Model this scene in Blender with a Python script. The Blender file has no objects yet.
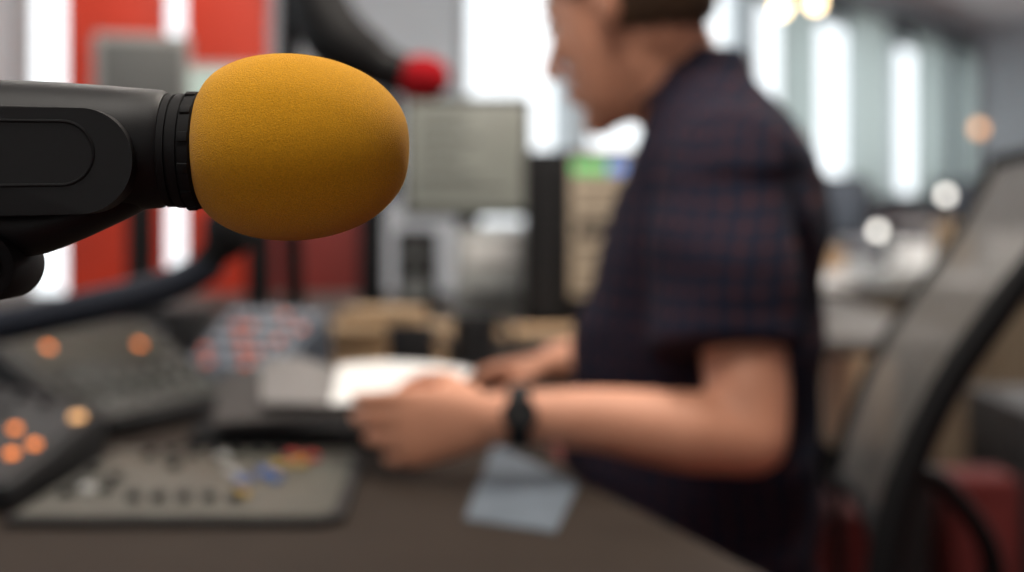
import bpy, bmesh, math, random
from mathutils import Vector, Matrix, noise
random.seed(4)
V = Vector
COL = bpy.context.scene.collection
rad = math.radians

# ------------------------------------------------------------------ materials
def mat(name, col, rough=.5, metal=0, var=.12, scale=30, bump=0, emit=0, spec=.5, sheen=0):
    m = bpy.data.materials.new(name); m.use_nodes = True
    nt = m.node_tree; n = nt.nodes; L = nt.links
    p = n['Principled BSDF']
    tc = n.new('ShaderNodeTexCoord'); nz = n.new('ShaderNodeTexNoise')
    nz.inputs['Scale'].default_value = scale; nz.inputs['Detail'].default_value = 4
    L.new(tc.outputs['Object'], nz.inputs['Vector'])
    mx = n.new('ShaderNodeMix'); mx.data_type = 'RGBA'
    mx.inputs[6].default_value = [c*(1-var) for c in col]+[1]
    mx.inputs[7].default_value = [min(1, c*(1+var)) for c in col]+[1]
    L.new(nz.outputs['Fac'], mx.inputs[0])
    L.new(mx.outputs[2], p.inputs['Base Color'])
    p.inputs['Roughness'].default_value = rough
    p.inputs['Metallic'].default_value = metal
    p.inputs['Specular IOR Level'].default_value = spec
    p.inputs['Sheen Weight'].default_value = sheen
    if emit:
        L.new(mx.outputs[2], p.inputs['Emission Color'])
        p.inputs['Emission Strength'].default_value = emit
    if bump:
        b = n.new('ShaderNodeBump'); b.inputs['Strength'].default_value = bump
        b.inputs['Distance'].default_value = .0006
        L.new(nz.outputs['Fac'], b.inputs['Height']); L.new(b.outputs[0], p.inputs['Normal'])
    return m

M_blackp = mat('black_plastic', (.006,.006,.007), .5, var=.3, scale=2600, bump=.12, spec=.26)
M_black = mat('black_satin', (.008,.008,.009), .6, spec=.25)
M_blackm = mat('black_rubber', (.008,.008,.009), .75, spec=.2)
M_foamo = mat('orange_foam', (.80,.32,.013), .95, var=.55, scale=2300, bump=1, spec=.04, sheen=.15)
M_foamr = mat('red_foam', (.40,.012,.018), .95, var=.2, scale=900, bump=.5, spec=.1)
M_navy = mat('blue_black_metal', (.010,.014,.026), .55, metal=.2)
M_wall = mat('painted_wall', (.52,.58,.62), .8, var=.06, scale=4)
M_ceil = mat('ceiling_paint', (.74,.75,.75), .9, var=.04, scale=3)
M_carpet = mat('red_brown_carpet', (.14,.024,.016), .95, var=.35, scale=90, bump=.4)
M_frame_d = mat('dark_window_frame', (.03,.04,.045), .5)
M_frame_l = mat('pale_window_frame', (.42,.46,.48), .5)
M_red = mat('red_panel', (.58,.042,.016), .5, var=.55, scale=3)
M_redd = mat('dark_red_panel', (.20,.016,.011), .6, var=.5, scale=5)
M_redf = mat('deep_red_fabric', (.10,.009,.008), .9, var=.3, scale=12)
M_desk = mat('dark_desk_laminate', (.030,.022,.017), .75, var=.25, scale=14, spec=.10)
M_desk2 = mat('grey_desk_laminate', (.07,.062,.055), .6, var=.1, scale=12, spec=.2)
M_skin = mat('skin', (.66,.30,.185), .55, var=.12, scale=14, sheen=.03)
M_hair = mat('brown_hair', (.085,.045,.022), .6, var=.5, scale=160, bump=.6)
M_jean = mat('dark_denim', (.02,.025,.04), .85, var=.3, scale=200)
M_shoe = mat('shoe_leather', (.03,.02,.015), .5)
M_white = mat('white_paper', (.84,.84,.83), .7, var=.04, scale=8)
M_bluep = mat('pale_blue_paper', (.115,.14,.17), .7, var=.35, scale=18, spec=.2)
M_greyp = mat('grey_printed_paper', (.17,.16,.155), .6, var=.12, scale=150)
M_greyd = mat('dark_printed_paper', (.055,.05,.048), .7, var=.2, scale=150, spec=.2)
M_beige = mat('beige_card', (.42,.29,.17), .8, var=.15, scale=10)
M_tan = mat('tan_card', (.50,.33,.19), .8, var=.1, scale=10)
M_cream = mat('cream_card', (.88,.66,.44), .8, var=.06, scale=10)
M_grey = mat('grey_plastic', (.16,.17,.17), .5, var=.08)
M_dgrey = mat('dark_grey_plastic', (.022,.022,.024), .6, var=.1, spec=.22)
M_lgrey = mat('light_grey_plastic', (.42,.43,.42), .5, var=.06)
M_bgrey = mat('blue_grey_metal', (.06,.075,.10), .5, var=.08)
M_steel = mat('brushed_steel', (.5,.5,.52), .3, metal=1)
M_conso = mat('console_face', (.018,.021,.016), .42, var=.6, scale=40, spec=.3)
M_pad = mat('grey_green_pad', (.068,.066,.050), .45, var=.75, scale=38, spec=.35)
M_led = mat('orange_lamp', (1,.25,.035), .4, emit=1.7, var=.02)
M_ledw = mat('warm_lamp', (1,.52,.2), .4, emit=.9, var=.02)
M_btn = mat('orange_red_button', (.62,.13,.06), .4, emit=.15)
M_btnw = mat('pale_button', (.26,.29,.34), .4)
M_blue = mat('blue_cap', (.02,.10,.34), .4)
M_redc = mat('red_cap', (.42,.03,.02), .4)
M_yel = mat('yellow_cap', (.45,.28,.03), .4)
M_bulb = mat('warm_bulb', (1,.74,.42), .4, emit=11, var=.01)
M_glint = mat('white_glint', (1,.97,.9), .4, emit=4, var=.01)  # glowing colour that stands in for white glints
M_bulbo = mat('amber_bulb', (1,.50,.22), .4, emit=1.8, var=.01)
M_scr = mat('pale_screen', (.26,.265,.23), .35, var=.2, scale=9, emit=.25)
M_scrg = mat('pale_green_screen', (.5,.62,.56), .35, var=.1, scale=9, emit=.5)
M_scrb = mat('tan_screen', (.40,.32,.23), .35, var=.4, scale=16, emit=.3)
M_green = mat('green_row', (.05,.6,.15), .4, emit=.5)
M_cyan = mat('blue_row', (.05,.25,.8), .4, emit=.5)
M_olive = mat('olive_fabric', (.18,.145,.10), .9, var=.2, scale=20)
M_eye = mat('eye_white', (.7,.68,.65), .3)
M_iris = mat('dark_iris', (.05,.03,.02), .2)
M_lip = mat('lip', (.50,.21,.17), .5)

def translucent(name, col, amt=.5):
    m = bpy.data.materials.new(name); m.use_nodes = True
    nt = m.node_tree; n = nt.nodes; L = nt.links; p = n['Principled BSDF']; out = n['Material Output']
    nz = n.new('ShaderNodeTexNoise'); nz.inputs['Scale'].default_value = 6
    tc = n.new('ShaderNodeTexCoord'); L.new(tc.outputs['Object'], nz.inputs['Vector'])
    mx = n.new('ShaderNodeMix'); mx.data_type = 'RGBA'
    mx.inputs[6].default_value = [c*.9 for c in col]+[1]; mx.inputs[7].default_value = list(col)+[1]
    L.new(nz.outputs['Fac'], mx.inputs[0]); L.new(mx.outputs[2], p.inputs['Base Color'])
    p.inputs['Roughness'].default_value = .9
    t = n.new('ShaderNodeBsdfTranslucent'); L.new(mx.outputs[2], t.inputs['Color'])
    ms = n.new('ShaderNodeMixShader'); ms.inputs[0].default_value = amt
    L.new(p.outputs[0], ms.inputs[1]); L.new(t.outputs[0], ms.inputs[2]); L.new(ms.outputs[0], out.inputs['Surface'])
    return m
M_blind = translucent('blind_fabric', (.42,.48,.465), .62)

def see_through(name, col, fac, gloss=False):
    m = bpy.data.materials.new(name); m.use_nodes = True
    nt = m.node_tree; n = nt.nodes; L = nt.links; p = n['Principled BSDF']; out = n['Material Output']
    p.inputs['Base Color'].default_value = list(col)+[1]
    p.inputs['Roughness'].default_value = .05 if gloss else .8
    t = n.new('ShaderNodeBsdfTransparent')
    ms = n.new('ShaderNodeMixShader'); ms.inputs[0].default_value = fac
    if not gloss:
        tc = n.new('ShaderNodeTexCoord'); ck = n.new('ShaderNodeTexChecker')
        ck.inputs['Scale'].default_value = 420
        L.new(tc.outputs['Object'], ck.inputs['Vector'])
        mr = n.new('ShaderNodeMapRange'); mr.inputs[3].default_value = fac+.08; mr.inputs[4].default_value = fac-.08
        L.new(ck.outputs['Fac'], mr.inputs[0]); L.new(mr.outputs[0], ms.inputs[0])
    L.new(p.outputs[0], ms.inputs[1]); L.new(t.outputs[0], ms.inputs[2]); L.new(ms.outputs[0], out.inputs['Surface'])
    return m
M_glass = see_through('window_glass', (.8,.85,.85), .93, True)
M_mesh = see_through('chair_mesh', (.12,.114,.108), .17)

def plaid():
    m = bpy.data.materials.new('plaid_cloth'); m.use_nodes = True
    nt = m.node_tree; n = nt.nodes; L = nt.links; p = n['Principled BSDF']
    tc = n.new('ShaderNodeTexCoord'); sp = n.new('ShaderNodeSeparateXYZ')
    nz = n.new('ShaderNodeTexNoise'); nz.inputs['Scale'].default_value = 9; L.new(tc.outputs['Object'], nz.inputs['Vector'])
    vm = n.new('ShaderNodeVectorMath'); vm.operation = 'MULTIPLY_ADD'
    L.new(nz.outputs['Color'], vm.inputs[0]); vm.inputs[1].default_value = (.03,.03,.03); L.new(tc.outputs['Object'], vm.inputs[2])
    L.new(vm.outputs[0], sp.inputs[0])
    def mth(op, a, b=None):
        q = n.new('ShaderNodeMath'); q.operation = op
        for i, x in enumerate((a, b)):
            if x is None: continue
            if isinstance(x, (int, float)): q.inputs[i].default_value = x
            else: L.new(x, q.inputs[i])
        return q.outputs[0]
    h = mth('ADD', sp.outputs[0], mth('MULTIPLY', sp.outputs[1], -.35))
    s1 = mth('LESS_THAN', mth('FRACT', mth('DIVIDE', h, .022)), .28)
    s2 = mth('LESS_THAN', mth('FRACT', mth('DIVIDE', sp.outputs[2], .022)), .28)
    f = mth('MULTIPLY', mth('ADD', s1, s2), .5)
    cr = n.new('ShaderNodeValToRGB'); L.new(f, cr.inputs[0])
    e = cr.color_ramp.elements
    e[0].color = (.012,.016,.033,1); e[1].color = (.085,.028,.028,1)
    x = e.new(.5); x.color = (.027,.019,.028,1)
    L.new(cr.outputs[0], p.inputs['Base Color']); p.inputs['Roughness'].default_value = .95
    p.inputs['Specular IOR Level'].default_value = .12
    return m
M_plaid = plaid()

# ------------------------------------------------------------------ building tools
def rotz(a): return Matrix.Rotation(a, 4, 'Z')
class B:
    def __init__(s): s.bm = bmesh.new()
    def merge(s, t, M=None):
        if M: t.transform(M)
        me = bpy.data.meshes.new('t'); t.to_mesh(me); t.free(); s.bm.from_mesh(me); bpy.data.meshes.remove(me); return s
    def box(s, c, size, R=None, bev=0, seg=2):
        t = bmesh.new(); bmesh.ops.create_cube(t, size=1)
        t.transform(Matrix.Diagonal((size[0], size[1], size[2], 1)))
        if bev: bmesh.ops.bevel(t, geom=t.edges[:], offset=bev, segments=seg, profile=.5, affect='EDGES')
        return s.merge(t, Matrix.Translation(c) @ (R if R else Matrix.Identity(4)))
    def cyl(s, a, b, r1, r2=None, seg=24, bev=0):
        a, b = V(a), V(b); r2 = r1 if r2 is None else r2
        t = bmesh.new(); bmesh.ops.create_cone(t, cap_ends=True, segments=seg, radius1=r1, radius2=r2, depth=(b-a).length)
        if bev:
            ed = [e for e in t.edges if len([f for f in e.link_faces if len(f.verts) > 4]) == 1]
            bmesh.ops.bevel(t, geom=ed, offset=bev, segments=2, profile=.5, affect='EDGES')
        q = V((0,0,1)).rotation_difference((b-a).normalized()).to_matrix().to_4x4()
        return s.merge(t, Matrix.Translation((a+b)/2) @ q)
    def ball(s, c, r, R=None, sub=3):
        if isinstance(r, (int, float)): r = (r, r, r)
        t = bmesh.new(); bmesh.ops.create_icosphere(t, subdivisions=sub, radius=1)
        t.transform(Matrix.Diagonal((r[0], r[1], r[2], 1)))
        return s.merge(t, Matrix.Translation(c) @ (R if R else Matrix.Identity(4)))
    def loft(s, rings, seg=32):
        bm = s.bm; prev = None; first = None
        for c, u, v in rings:
            c, u, v = V(c), V(u), V(v)
            cur = [bm.verts.new(c + u*math.cos(2*math.pi*i/seg) + v*math.sin(2*math.pi*i/seg)) for i in range(seg)]
            if prev:
                for i in range(seg): bm.faces.new((prev[i], prev[(i+1) % seg], cur[(i+1) % seg], cur[i]))
            else: first = cur
            prev = cur
        bm.faces.new(first[::-1]); bm.faces.new(prev); return s
    def tube(s, pts, rads, seg=16, up=None, smooth=4):
        pts = [V(p) for p in pts]
        if not hasattr(rads, '__len__'): rads = [rads]*len(pts)
        rads = [r if hasattr(r, '__len__') else (r, r) for r in rads]
        P, Rr = [], []
        for i in range(len(pts)-1):
            p0, p1, p2, p3 = pts[max(i-1, 0)], pts[i], pts[i+1], pts[min(i+2, len(pts)-1)]
            for k in range(smooth):
                t = k/smooth
                P.append(.5*((2*p1)+(p2-p0)*t+(2*p0-5*p1+4*p2-p3)*t*t+(3*p1-p0-3*p2+p3)*t**3))
                Rr.append([rads[i][j]*(1-t)+rads[i+1][j]*t for j in (0, 1)])
        P.append(pts[-1]); Rr.append(rads[-1])
        T = [(P[min(i+1, len(P)-1)]-P[max(i-1, 0)]).normalized() for i in range(len(P))]
        u = V(up) if up else (V((0,0,1)) if abs(T[0].z) < .9 else V((0,1,0)))
        rings = []
        for p, t, r in zip(P, T, Rr):
            u = (u - t*u.dot(t)).normalized(); w = t.cross(u)
            rings.append((p, u*r[0], w*r[1]))
        return s.loft(rings, seg)
    def chain(s, pts):
        for (a, ra), (b, rb) in zip(pts, pts[1:]):
            a, b = V(a), V(b); n = max(2, int((b-a).length/(min(ra, rb)*.22)))
            for i in range(n+1):
                t = i/n; s.ball(a.lerp(b, t), ra*(1-t)+rb*t, sub=2)
        return s
    def extrude(s, poly, y0, y1):
        a = [s.bm.verts.new((x, y0, z)) for x, z in poly]; b = [s.bm.verts.new((x, y1, z)) for x, z in poly]
        s.bm.faces.new(a); s.bm.faces.new(b[::-1]); n = len(poly)
        for i in range(n): s.bm.faces.new((a[i], b[i], b[(i+1) % n], a[(i+1) % n]))
        return s
    def slab(s, poly, z0, z1):
        a = [s.bm.verts.new((x, y, z0)) for x, y in poly]; b = [s.bm.verts.new((x, y, z1)) for x, y in poly]
        s.bm.faces.new(a[::-1]); s.bm.faces.new(b); n = len(poly)
        for i in range(n): s.bm.faces.new((a[i], a[(i+1) % n], b[(i+1) % n], b[i]))
        return s
    def remesh(s, vox, it=3):
        me = bpy.data.meshes.new('r'); s.bm.to_mesh(me)
        o = bpy.data.objects.new('r', me); COL.objects.link(o)
        md = o.modifiers.new('r', 'REMESH'); md.mode = 'VOXEL'; md.voxel_size = vox
        dg = bpy.context.evaluated_depsgraph_get(); m2 = bpy.data.meshes.new_from_object(o.evaluated_get(dg))
        s.bm.free(); s.bm = bmesh.new(); s.bm.from_mesh(m2)
        bpy.data.objects.remove(o); bpy.data.meshes.remove(me); bpy.data.meshes.remove(m2)
        for _ in range(it): bmesh.ops.smooth_vert(s.bm, verts=s.bm.verts[:], factor=.5, use_axis_x=True, use_axis_y=True, use_axis_z=True)
        return s
    def relax(s, test, it):
        vs = [v for v in s.bm.verts if test(v.co)]
        for _ in range(it): bmesh.ops.smooth_vert(s.bm, verts=vs, factor=.5, use_axis_x=True, use_axis_y=True, use_axis_z=True)
        return s
    def done(s, name, m, parent=None, loc=None, wc=False, ang=38, **kw):
        bmesh.ops.recalc_face_normals(s.bm, faces=s.bm.faces[:])
        me = bpy.data.meshes.new(name); s.bm.to_mesh(me); s.bm.free()
        if wc and parent is not None: me.transform(ROOTM[parent.name].inverted())
        if loc is not None: me.transform(Matrix.Translation(-V(loc)))
        me.shade_smooth(); me.set_sharp_from_angle(angle=rad(ang))
        me.materials.append(m)
        o = bpy.data.objects.new(name, me); COL.objects.link(o)
        if loc is not None: o.location = loc
        if parent is not None: o.parent = parent
        ROOTM[o.name] = ROOTM[parent.name] if parent is not None else Matrix.Translation(loc or (0,0,0))
        for k, v in kw.items(): o[k] = v
        return o
ROOTM = {}
def thing(name, label, cat, loc=(0,0,0), rz=0, **kw):
    o = bpy.data.objects.new(name, None); COL.objects.link(o); o.location = loc; o.rotation_euler = (0,0,rz)
    o.empty_display_size = .05
    o['label'] = label; o['category'] = cat
    for k, v in kw.items(): o[k] = v
    ROOTM[o.name] = Matrix.Translation(loc) @ rotz(rz)
    return o
def copies(src, locs, parent):
    for l in locs:
        o = src.copy(); o.parent = parent; o.location = l; COL.objects.link(o)

# ------------------------------------------------------------------ room (rotated rectangle)
UA = math.atan2(.851, .525); U = V((math.cos(UA), math.sin(UA), 0)); N = V((math.sin(UA), -math.cos(UA), 0))
O = V((0, 7.26, 0))
def R(u, v, z): return O + U*u + N*v + V((0,0,z))
RU = rotz(UA); CH = 2.85; U0, U1, VV = -8.5, 9.15, 8.0
def ubox(b, u0, u1, v0, v1, z0, z1, bev=0):
    return b.box(R((u0+u1)/2, (v0+v1)/2, (z0+z1)/2), (u1-u0, abs(v1-v0), z1-z0), RU, bev)
ubox(B(), U0-.2, U1+.2, -.2, VV+.2, -.1, 0).done('floor', M_carpet, kind='structure')
ubox(B(), U0-.2, U1+.2, -.2, VV+.2, CH, CH+.1).done('ceiling', M_ceil, kind='structure')
opens = [(-6.6,-4.6,.6), (-3.08,-1.95,.5), (-.48,.66,.85), (.74,1.92,.85), (2.0,3.1,.85), (3.2,9.0,1.0)]  # first opening is out of view, added to let in light
b = B(); c = U0
for a, e, s in opens:
    ubox(b, c, a, -.15, 0, 0, CH); ubox(b, a, e, -.15, 0, 0, s); ubox(b, a, e, -.15, 0, 2.62, CH); c = e
ubox(b, c, U1, -.15, 0, 0, CH)
b.done('wall_north', M_wall, kind='structure')
ubox(B(), U1, U1+.15, -.15, VV, 0, CH).done('wall_east', M_wall, kind='structure')
ubox(B(), U0-.15, U0, -.15, VV, 0, CH).done('wall_west', M_wall, kind='structure')
ubox(B(), U0, U1, VV, VV+.15, 0, CH).done('wall_south', M_wall, kind='structure')
for i, (a, e, s) in enumerate(opens):
    big = i == 5; w = .07 if big else .05; b = B()
    ubox(b, a, e, -.1, .02 if not big else .05, s, s+w); ubox(b, a, e, -.1, .02 if not big else .14, 2.62-w-(.10 if big else 0), 2.62)
    ubox(b, a, a+w, -.1, .02, s, 2.62); ubox(b, e-w-(.16 if big else 0), e, -.1, .05, s, 2.62)
    b.done('window_%d' % (i+1), M_frame_d if big else M_frame_l, kind='structure')
    if big:
        b = B()
        for k in range(1, 5): ubox(b, a+(e-a)*k/5-.025, a+(e-a)*k/5+.025, -.1, .0, s+.07, 2.45)
        b.done('window_8', M_frame_l, kind='structure')
    ubox(B(), a+.02, e-.02, -.055, -.045, s+.02, 2.6).done('window_%d' % (i+11), M_glass, kind='structure')
ubox(B(), 3.1, 9.1, 0, .22, .93, 1.0).done('trim_1', M_frame_d, kind='structure')
ubox(B(), U0, U1, 0, .02, 0, .1).done('baseboard_north', M_frame_l, kind='structure')
for a, e in [(3.2,3.96), (4.75,5.70), (6.50,7.55), (8.05,8.80)]:
    b = B(); n = 26; fr = []
    for i in range(n+1):
        u = a+(e-a)*i/n; v = .20+.02*math.sin(i*1.5)
        fr.append((b.bm.verts.new(R(u, v, 1.04)), b.bm.verts.new(R(u, v, 2.56))))
    for p, q in zip(fr, fr[1:]): b.bm.faces.new((p[0], q[0], q[1], p[1]))
    o = b.done('window_blind', M_blind, loc=R((a+e)/2, .20, 1.04), ang=80, label='pleated grey-green fabric blind hanging at the window', category='window blind', group='fabric blinds at the window')
    ubox(B(), a, e, .17, .23, 2.55, 2.6).done('blind_rail', M_frame_d, parent=o, wc=True)

# ------------------------------------------------------------------ red partition panels
def partition(x0, x1, y, h, label, m=M_red):
    t = thing('partition_panel', label, 'partition', ((x0+x1)/2, y, 0), group='red partition panels')
    B().box((0,0,h/2+.02), (x1-x0, .06, h-.04), bev=.008).done('panel', m, t)
    B().box((0,0,.01), (x1-x0+.0, .3, .02), bev=.004).done('foot_plate', M_grey, t)
partition(-1.35, -1.05, 4.32, 2.5, 'tall glossy red partition panel by the window')
partition(-.99, -.74, 4.32, 2.5, 'tall orange-red partition panel by the window')
partition(-.73, -.45, 4.32, 1.0, 'low dark red partition panel behind the desks', M_redd)

# ------------------------------------------------------------------ desks
poly = [(-1.5,.42),(.33,.42),(.29,.7),(.18,1.03),(.068,1.36),(.045,1.5),(.038,1.62),(.05,1.80),(.14,1.93),(.40,2.06),(.45,2.5),(-1.5,2.5)]
desk = thing('studio_desk', 'large dark brown studio desk with a curved edge', 'desk', (-.6,1.5,0))
B().slab(poly, .72, .75).done('desk_top', M_desk, desk, wc=True)
for p in [(-1.4,.55), (.1,.6), (-1.4,2.4), (.36,2.40)]:
    B().box((p[0], p[1], .36), (.06,.06,.72), bev=.005).done('leg', M_black, desk, wc=True)
desk2 = thing('equipment_desk', 'grey equipment desk carrying screens and papers', 'desk', (-.4,3.45,0))
B().box((-.35,3.45,.735), (2.5,1.4,.03), bev=.004).done('desk_top', M_desk2, desk2, wc=True)
for x, y in [(-1.5,2.85), (.8,2.85), (-1.5,4.05), (.8,4.05)]:
    B().box((x, y, .36), (.06,.06,.72), bev=.005).done('leg', M_black, desk2, wc=True)

# ------------------------------------------------------------------ foreground microphone
mic = thing('studio_microphone', 'black broadcast microphone with an egg-shaped orange foam windscreen', 'microphone', (-.45,.56,.75))
prof = [(0,.0),(0.0002,.0160),(.0012,.0196),(.0038,.0234),(.0085,.0269),(.0155,.0298),(.024,.0313),(.032,.0315),(.040,.0306),(.047,.0289),(.054,.0261),(.060,.0224),(.0650,.0176),(.0684,.0124),(.0700,.0070),(.0706,.0003)]
ax = V((1,0,-.02)).normalized(); f0 = V((-.1053,.48,1.0384))
pts = []
for i in range(len(prof)-1):
    for k in range(4):
        t = k/4; p0, p1, p2, p3 = [V(prof[max(0, min(len(prof)-1, j))]) for j in (i-1, i, i+1, i+2)]
        q = .5*((2*p1)+(p2-p0)*t+(2*p0-5*p1+4*p2-p3)*t*t+(3*p1-p0-3*p2+p3)*t**3); pts.append((q.x, max(q.y, .0002)))
w1 = V((0,1,0)); w2 = ax.cross(w1)
B().loft([(f0+ax*x, w1*r, w2*r) for x, r in pts], 96).done('foam_windscreen', M_foamo, mic, wc=True, label='orange egg-shaped foam windscreen', ang=180)
def rev(b, pr, c0, axis, seg=64):
    axis = V(axis).normalized(); a = axis.orthogonal().normalized(); d = axis.cross(a)
    return b.loft([(V(c0)+axis*x, a*r, d*r) for x, r in pr], seg)
rb = B(); rc = (-.1165,.48,1.0366)
rev(rb, [(0,.0182),(.0008,.0190),(.0030,.0190),(.0032,.0181),(.0040,.0181),(.0042,.0193),(.0070,.0193),(.0073,.0186),(.0080,.0186),(.0082,.0196),(.0112,.0197),(.0116,.0192),(.0135,.0150)], rc, (1,0,0))
for k in range(12):
    a = k*math.pi/6+.2
    rb.box((rc[0]+.0095, .48+math.sin(a)*.0194, rc[2]+math.cos(a)*.0194), (.0035,.0035,.0018), Matrix.Rotation(-a, 4, 'X'), .0004)
rb.done('locking_ring', M_blackm, mic, wc=True)
hb = B()
rev(hb, [(0,.0240),(.03,.0236),(.055,.0226),(.075,.0212),(.0905,.0199),(.0925,.0188)], (-.2085,.48,1.0372), (1,0,0))
hb.done('microphone_body', M_blackp, mic, wc=True)
def stadium(x0, x1, zc, h0, h1, n=14):
    p = []
    for i in range(n+1):
        a = math.pi/2-math.pi*i/n
        p.append((x1-h1+math.cos(a)*h1, zc+math.sin(a)*h1))
    p += [(x0, zc-h0), (x0, zc+h0)]
    return p
yk = B(); outer = stadium(-.235, -.1215, 1.0325, .0205, .0170, 28)
yk.extrude(outer, .4550, .466)
bmesh.ops.bevel(yk.bm, geom=[e for e in yk.bm.edges if abs(e.verts[0].co.y-.4550) < 1e-5 and abs(e.verts[1].co.y-.4550) < 1e-5], offset=.0025, segments=3, profile=.5, affect='EDGES')
yoke = yk.done('cradle_arm', M_blackp, mic, wc=True)
rl = B()
outl = [V((x, .4550, z)) for x, z in stadium(-.2, -.1340, 1.0350, .0108, .0102, 20)]
rl.tube(outl[:21], .0006, 8, up=(0,1,0), smooth=1)
rl.tube([outl[20], outl[21]], .0006, 8, up=(0,1,0), smooth=1).tube([outl[0], outl[22]], .0006, 8, up=(0,1,0), smooth=1)
rl.done('oval_recess_rim', M_blackm, yoke, wc=True)
B().tube([(-.124,.480,1.0205), (-.140,.480,1.016), (-.158,.480,1.012), (-.172,.480,1.012), (-.21,.48,1.016)], [(.003,.009),(.0065,.012),(.010,.013),(.0115,.013),(.0115,.013)], 24).done('swivel_mount', M_blackp, mic, wc=True)
kb = B(); kb.cyl((-.174,.464,.998), (-.174,.496,.998), .0118, bev=.002, seg=40); kb.cyl((-.174,.461,.998), (-.174,.465,.998), .0075, bev=.001)
kb.box((-.175,.48,1.006), (.018,.022,.014), bev=.003)
kb.done('knuckle_joint', M_blackm, mic, wc=True)
B().tube([(-.178,.48,.994), (-.26,.50,.985), (-.36,.53,.96)], .0085).cyl((-.36,.515,.96), (-.36,.545,.96), .018, bev=.002).done('boom_tube', M_black, mic, wc=True)
B().tube([(-.36,.53,.96), (-.42,.55,.86), (-.45,.56,.79)], .011).done('boom_tube', M_black, mic, wc=True)
B().cyl((-.45,.56,.75), (-.45,.56,.765), .05, bev=.004).cyl((-.45,.56,.765), (-.45,.56,.80), .018, bev=.002).done('desk_base', M_black, mic, wc=True)

m2 = thing('studio_microphone', 'black microphone with a round red foam windscreen on a jointed arm', 'microphone', (-.37,2.44,.75))
B().ball((-.133,2.1,1.200), (.042,.038,.034), sub=4).done('foam_windscreen', M_foamr, m2, wc=True, label='round red foam windscreen')
B().cyl((-.155,2.1,1.203), (-.235,2.1,1.232), .028, .038, bev=.003).done('microphone_body', M_blackp, m2, wc=True)
B().tube([(-.20,2.1,1.222), (-.25,2.1,1.25), (-.285,2.11,1.30), (-.335,2.15,1.42)], [.036,.048,.046,.030]).ball((-.335,2.15,1.42), .036).done('upper_arm', M_black, m2, wc=True)
B().tube([(-.335,2.15,1.42), (-.36,2.30,1.1), (-.37,2.44,.79)], .016).done('lower_arm', M_black, m2, wc=True)
B().cyl((-.37,2.44,.75), (-.37,2.44,.80), .022, bev=.003).cyl((-.37,2.44,.75), (-.37,2.44,.762), .04, bev=.003).done('desk_base', M_black, m2, wc=True)
m3 = thing('microphone_arm', 'blue-black boom arm reaching low over the desk', 'microphone arm', (-.80,1.62,.75))
B().tube([(-.80,1.62,.835), (-.576,1.6,.878), (-.40,1.6,.918), (-.335,1.6,.950)], [.020,.020,.020,.018]).done('boom_tube', M_navy, m3, wc=True)
B().cyl((-.80,1.62,.765), (-.80,1.62,.85), .022, bev=.002).cyl((-.80,1.62,.75), (-.80,1.62,.768), .05, bev=.003).done('desk_base', M_black, m3, wc=True)
B().ball((-.32,1.6,.985), (.027,.028,.034)).tube([(-.345,1.6,.945),(-.33,1.6,.965),(-.32,1.6,.985)], .018).done('microphone_head', M_blackm, m3, wc=True)

# ------------------------------------------------------------------ consoles
def console(root, top, base, m, inset=.012):
    b = B(); T = [V(p) for p in top]
    lo_ = [b.bm.verts.new((p.x, p.y, base)) for p in T]; hi = [b.bm.verts.new(p) for p in T]
    b.bm.faces.new(lo_[::-1]); b.bm.faces.new(hi)
    for i in range(4): b.bm.faces.new((lo_[i], lo_[(i+1) % 4], hi[(i+1) % 4], hi[i]))
    bmesh.ops.bevel(b.bm, geom=b.bm.edges[:], offset=.003, segments=2, profile=.5, affect='EDGES')
    b.done('housing', M_black, root, wc=True)
    n = (T[1]-T[0]).cross(T[3]-T[0]).normalized()
    def S(s, t, h=0): return T[0]*(1-s)*(1-t)+T[1]*s*(1-t)+T[2]*s*t+T[3]*(1-s)*t+n*h
    f = B(); q = [S(.05,.05), S(.95,.05), S(.95,.95), S(.05,.95)]
    lo_ = [f.bm.verts.new(p-n*.002) for p in q]; hi = [f.bm.verts.new(p+n*.002) for p in q]
    f.bm.faces.new(lo_[::-1]); f.bm.faces.new(hi)
    for i in range(4): f.bm.faces.new((lo_[i], lo_[(i+1) % 4], hi[(i+1) % 4], hi[i]))
    f.done('control_face', m, root, wc=True)
    return S, n
def put(root, S, n, name, m, shape, ls, **kw):
    q = V((0,0,1)).rotation_difference(n).to_matrix().to_4x4()
    b = B()
    if shape[0] == 'c': b.cyl((0,0,0), (0,0,shape[2]), shape[1], shape[1]*.85, seg=18, bev=.0008)
    else: b.box((0,0,shape[3]/2), shape[1:4], bev=.0015)
    b.bm.transform(q); inv = ROOTM[root.name].inverted()
    o = b.done(name, m, root, **kw); o.location = inv @ S(*ls[0], .002)
    copies(o, [inv @ S(s, t, .002) for s, t in ls[1:]], root)
c1 = thing('mixing_console', 'black sloped mixing console with glowing orange buttons', 'mixing console', (-.50,1.76,.75))
S, n = console(c1, [(-.468,1.56,.768), (-.345,1.78,.776), (-.510,1.97,.856), (-.632,1.67,.862)], .7505, M_conso)
put(c1, S, n, 'indicator_light', M_led, ('c', .0065, .004), [(.26,.76), (.76,.66)])
put(c1, S, n, 'control_knob', M_dgrey, ('c', .005, .006), [(.12+.11*i, .42) for i in range(8)]+[(.12+.11*i, .28) for i in range(8)])
put(c1, S, n, 'fader_cap', M_grey, ('b', .006, .010, .005), [(.12+.11*i, .14+.02*(i % 3)) for i in range(8)])
sc = B(); q = [S(.12,.55,.004), S(.9,.55,.004), S(.9,.9,.004), S(.12,.9,.004)]; sc.bm.faces.new([sc.bm.verts.new(p) for p in q])
bmesh.ops.solidify(sc.bm, geom=sc.bm.faces[:], thickness=.001); sc.done('meter_screen', M_pad, c1, wc=True)
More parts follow.
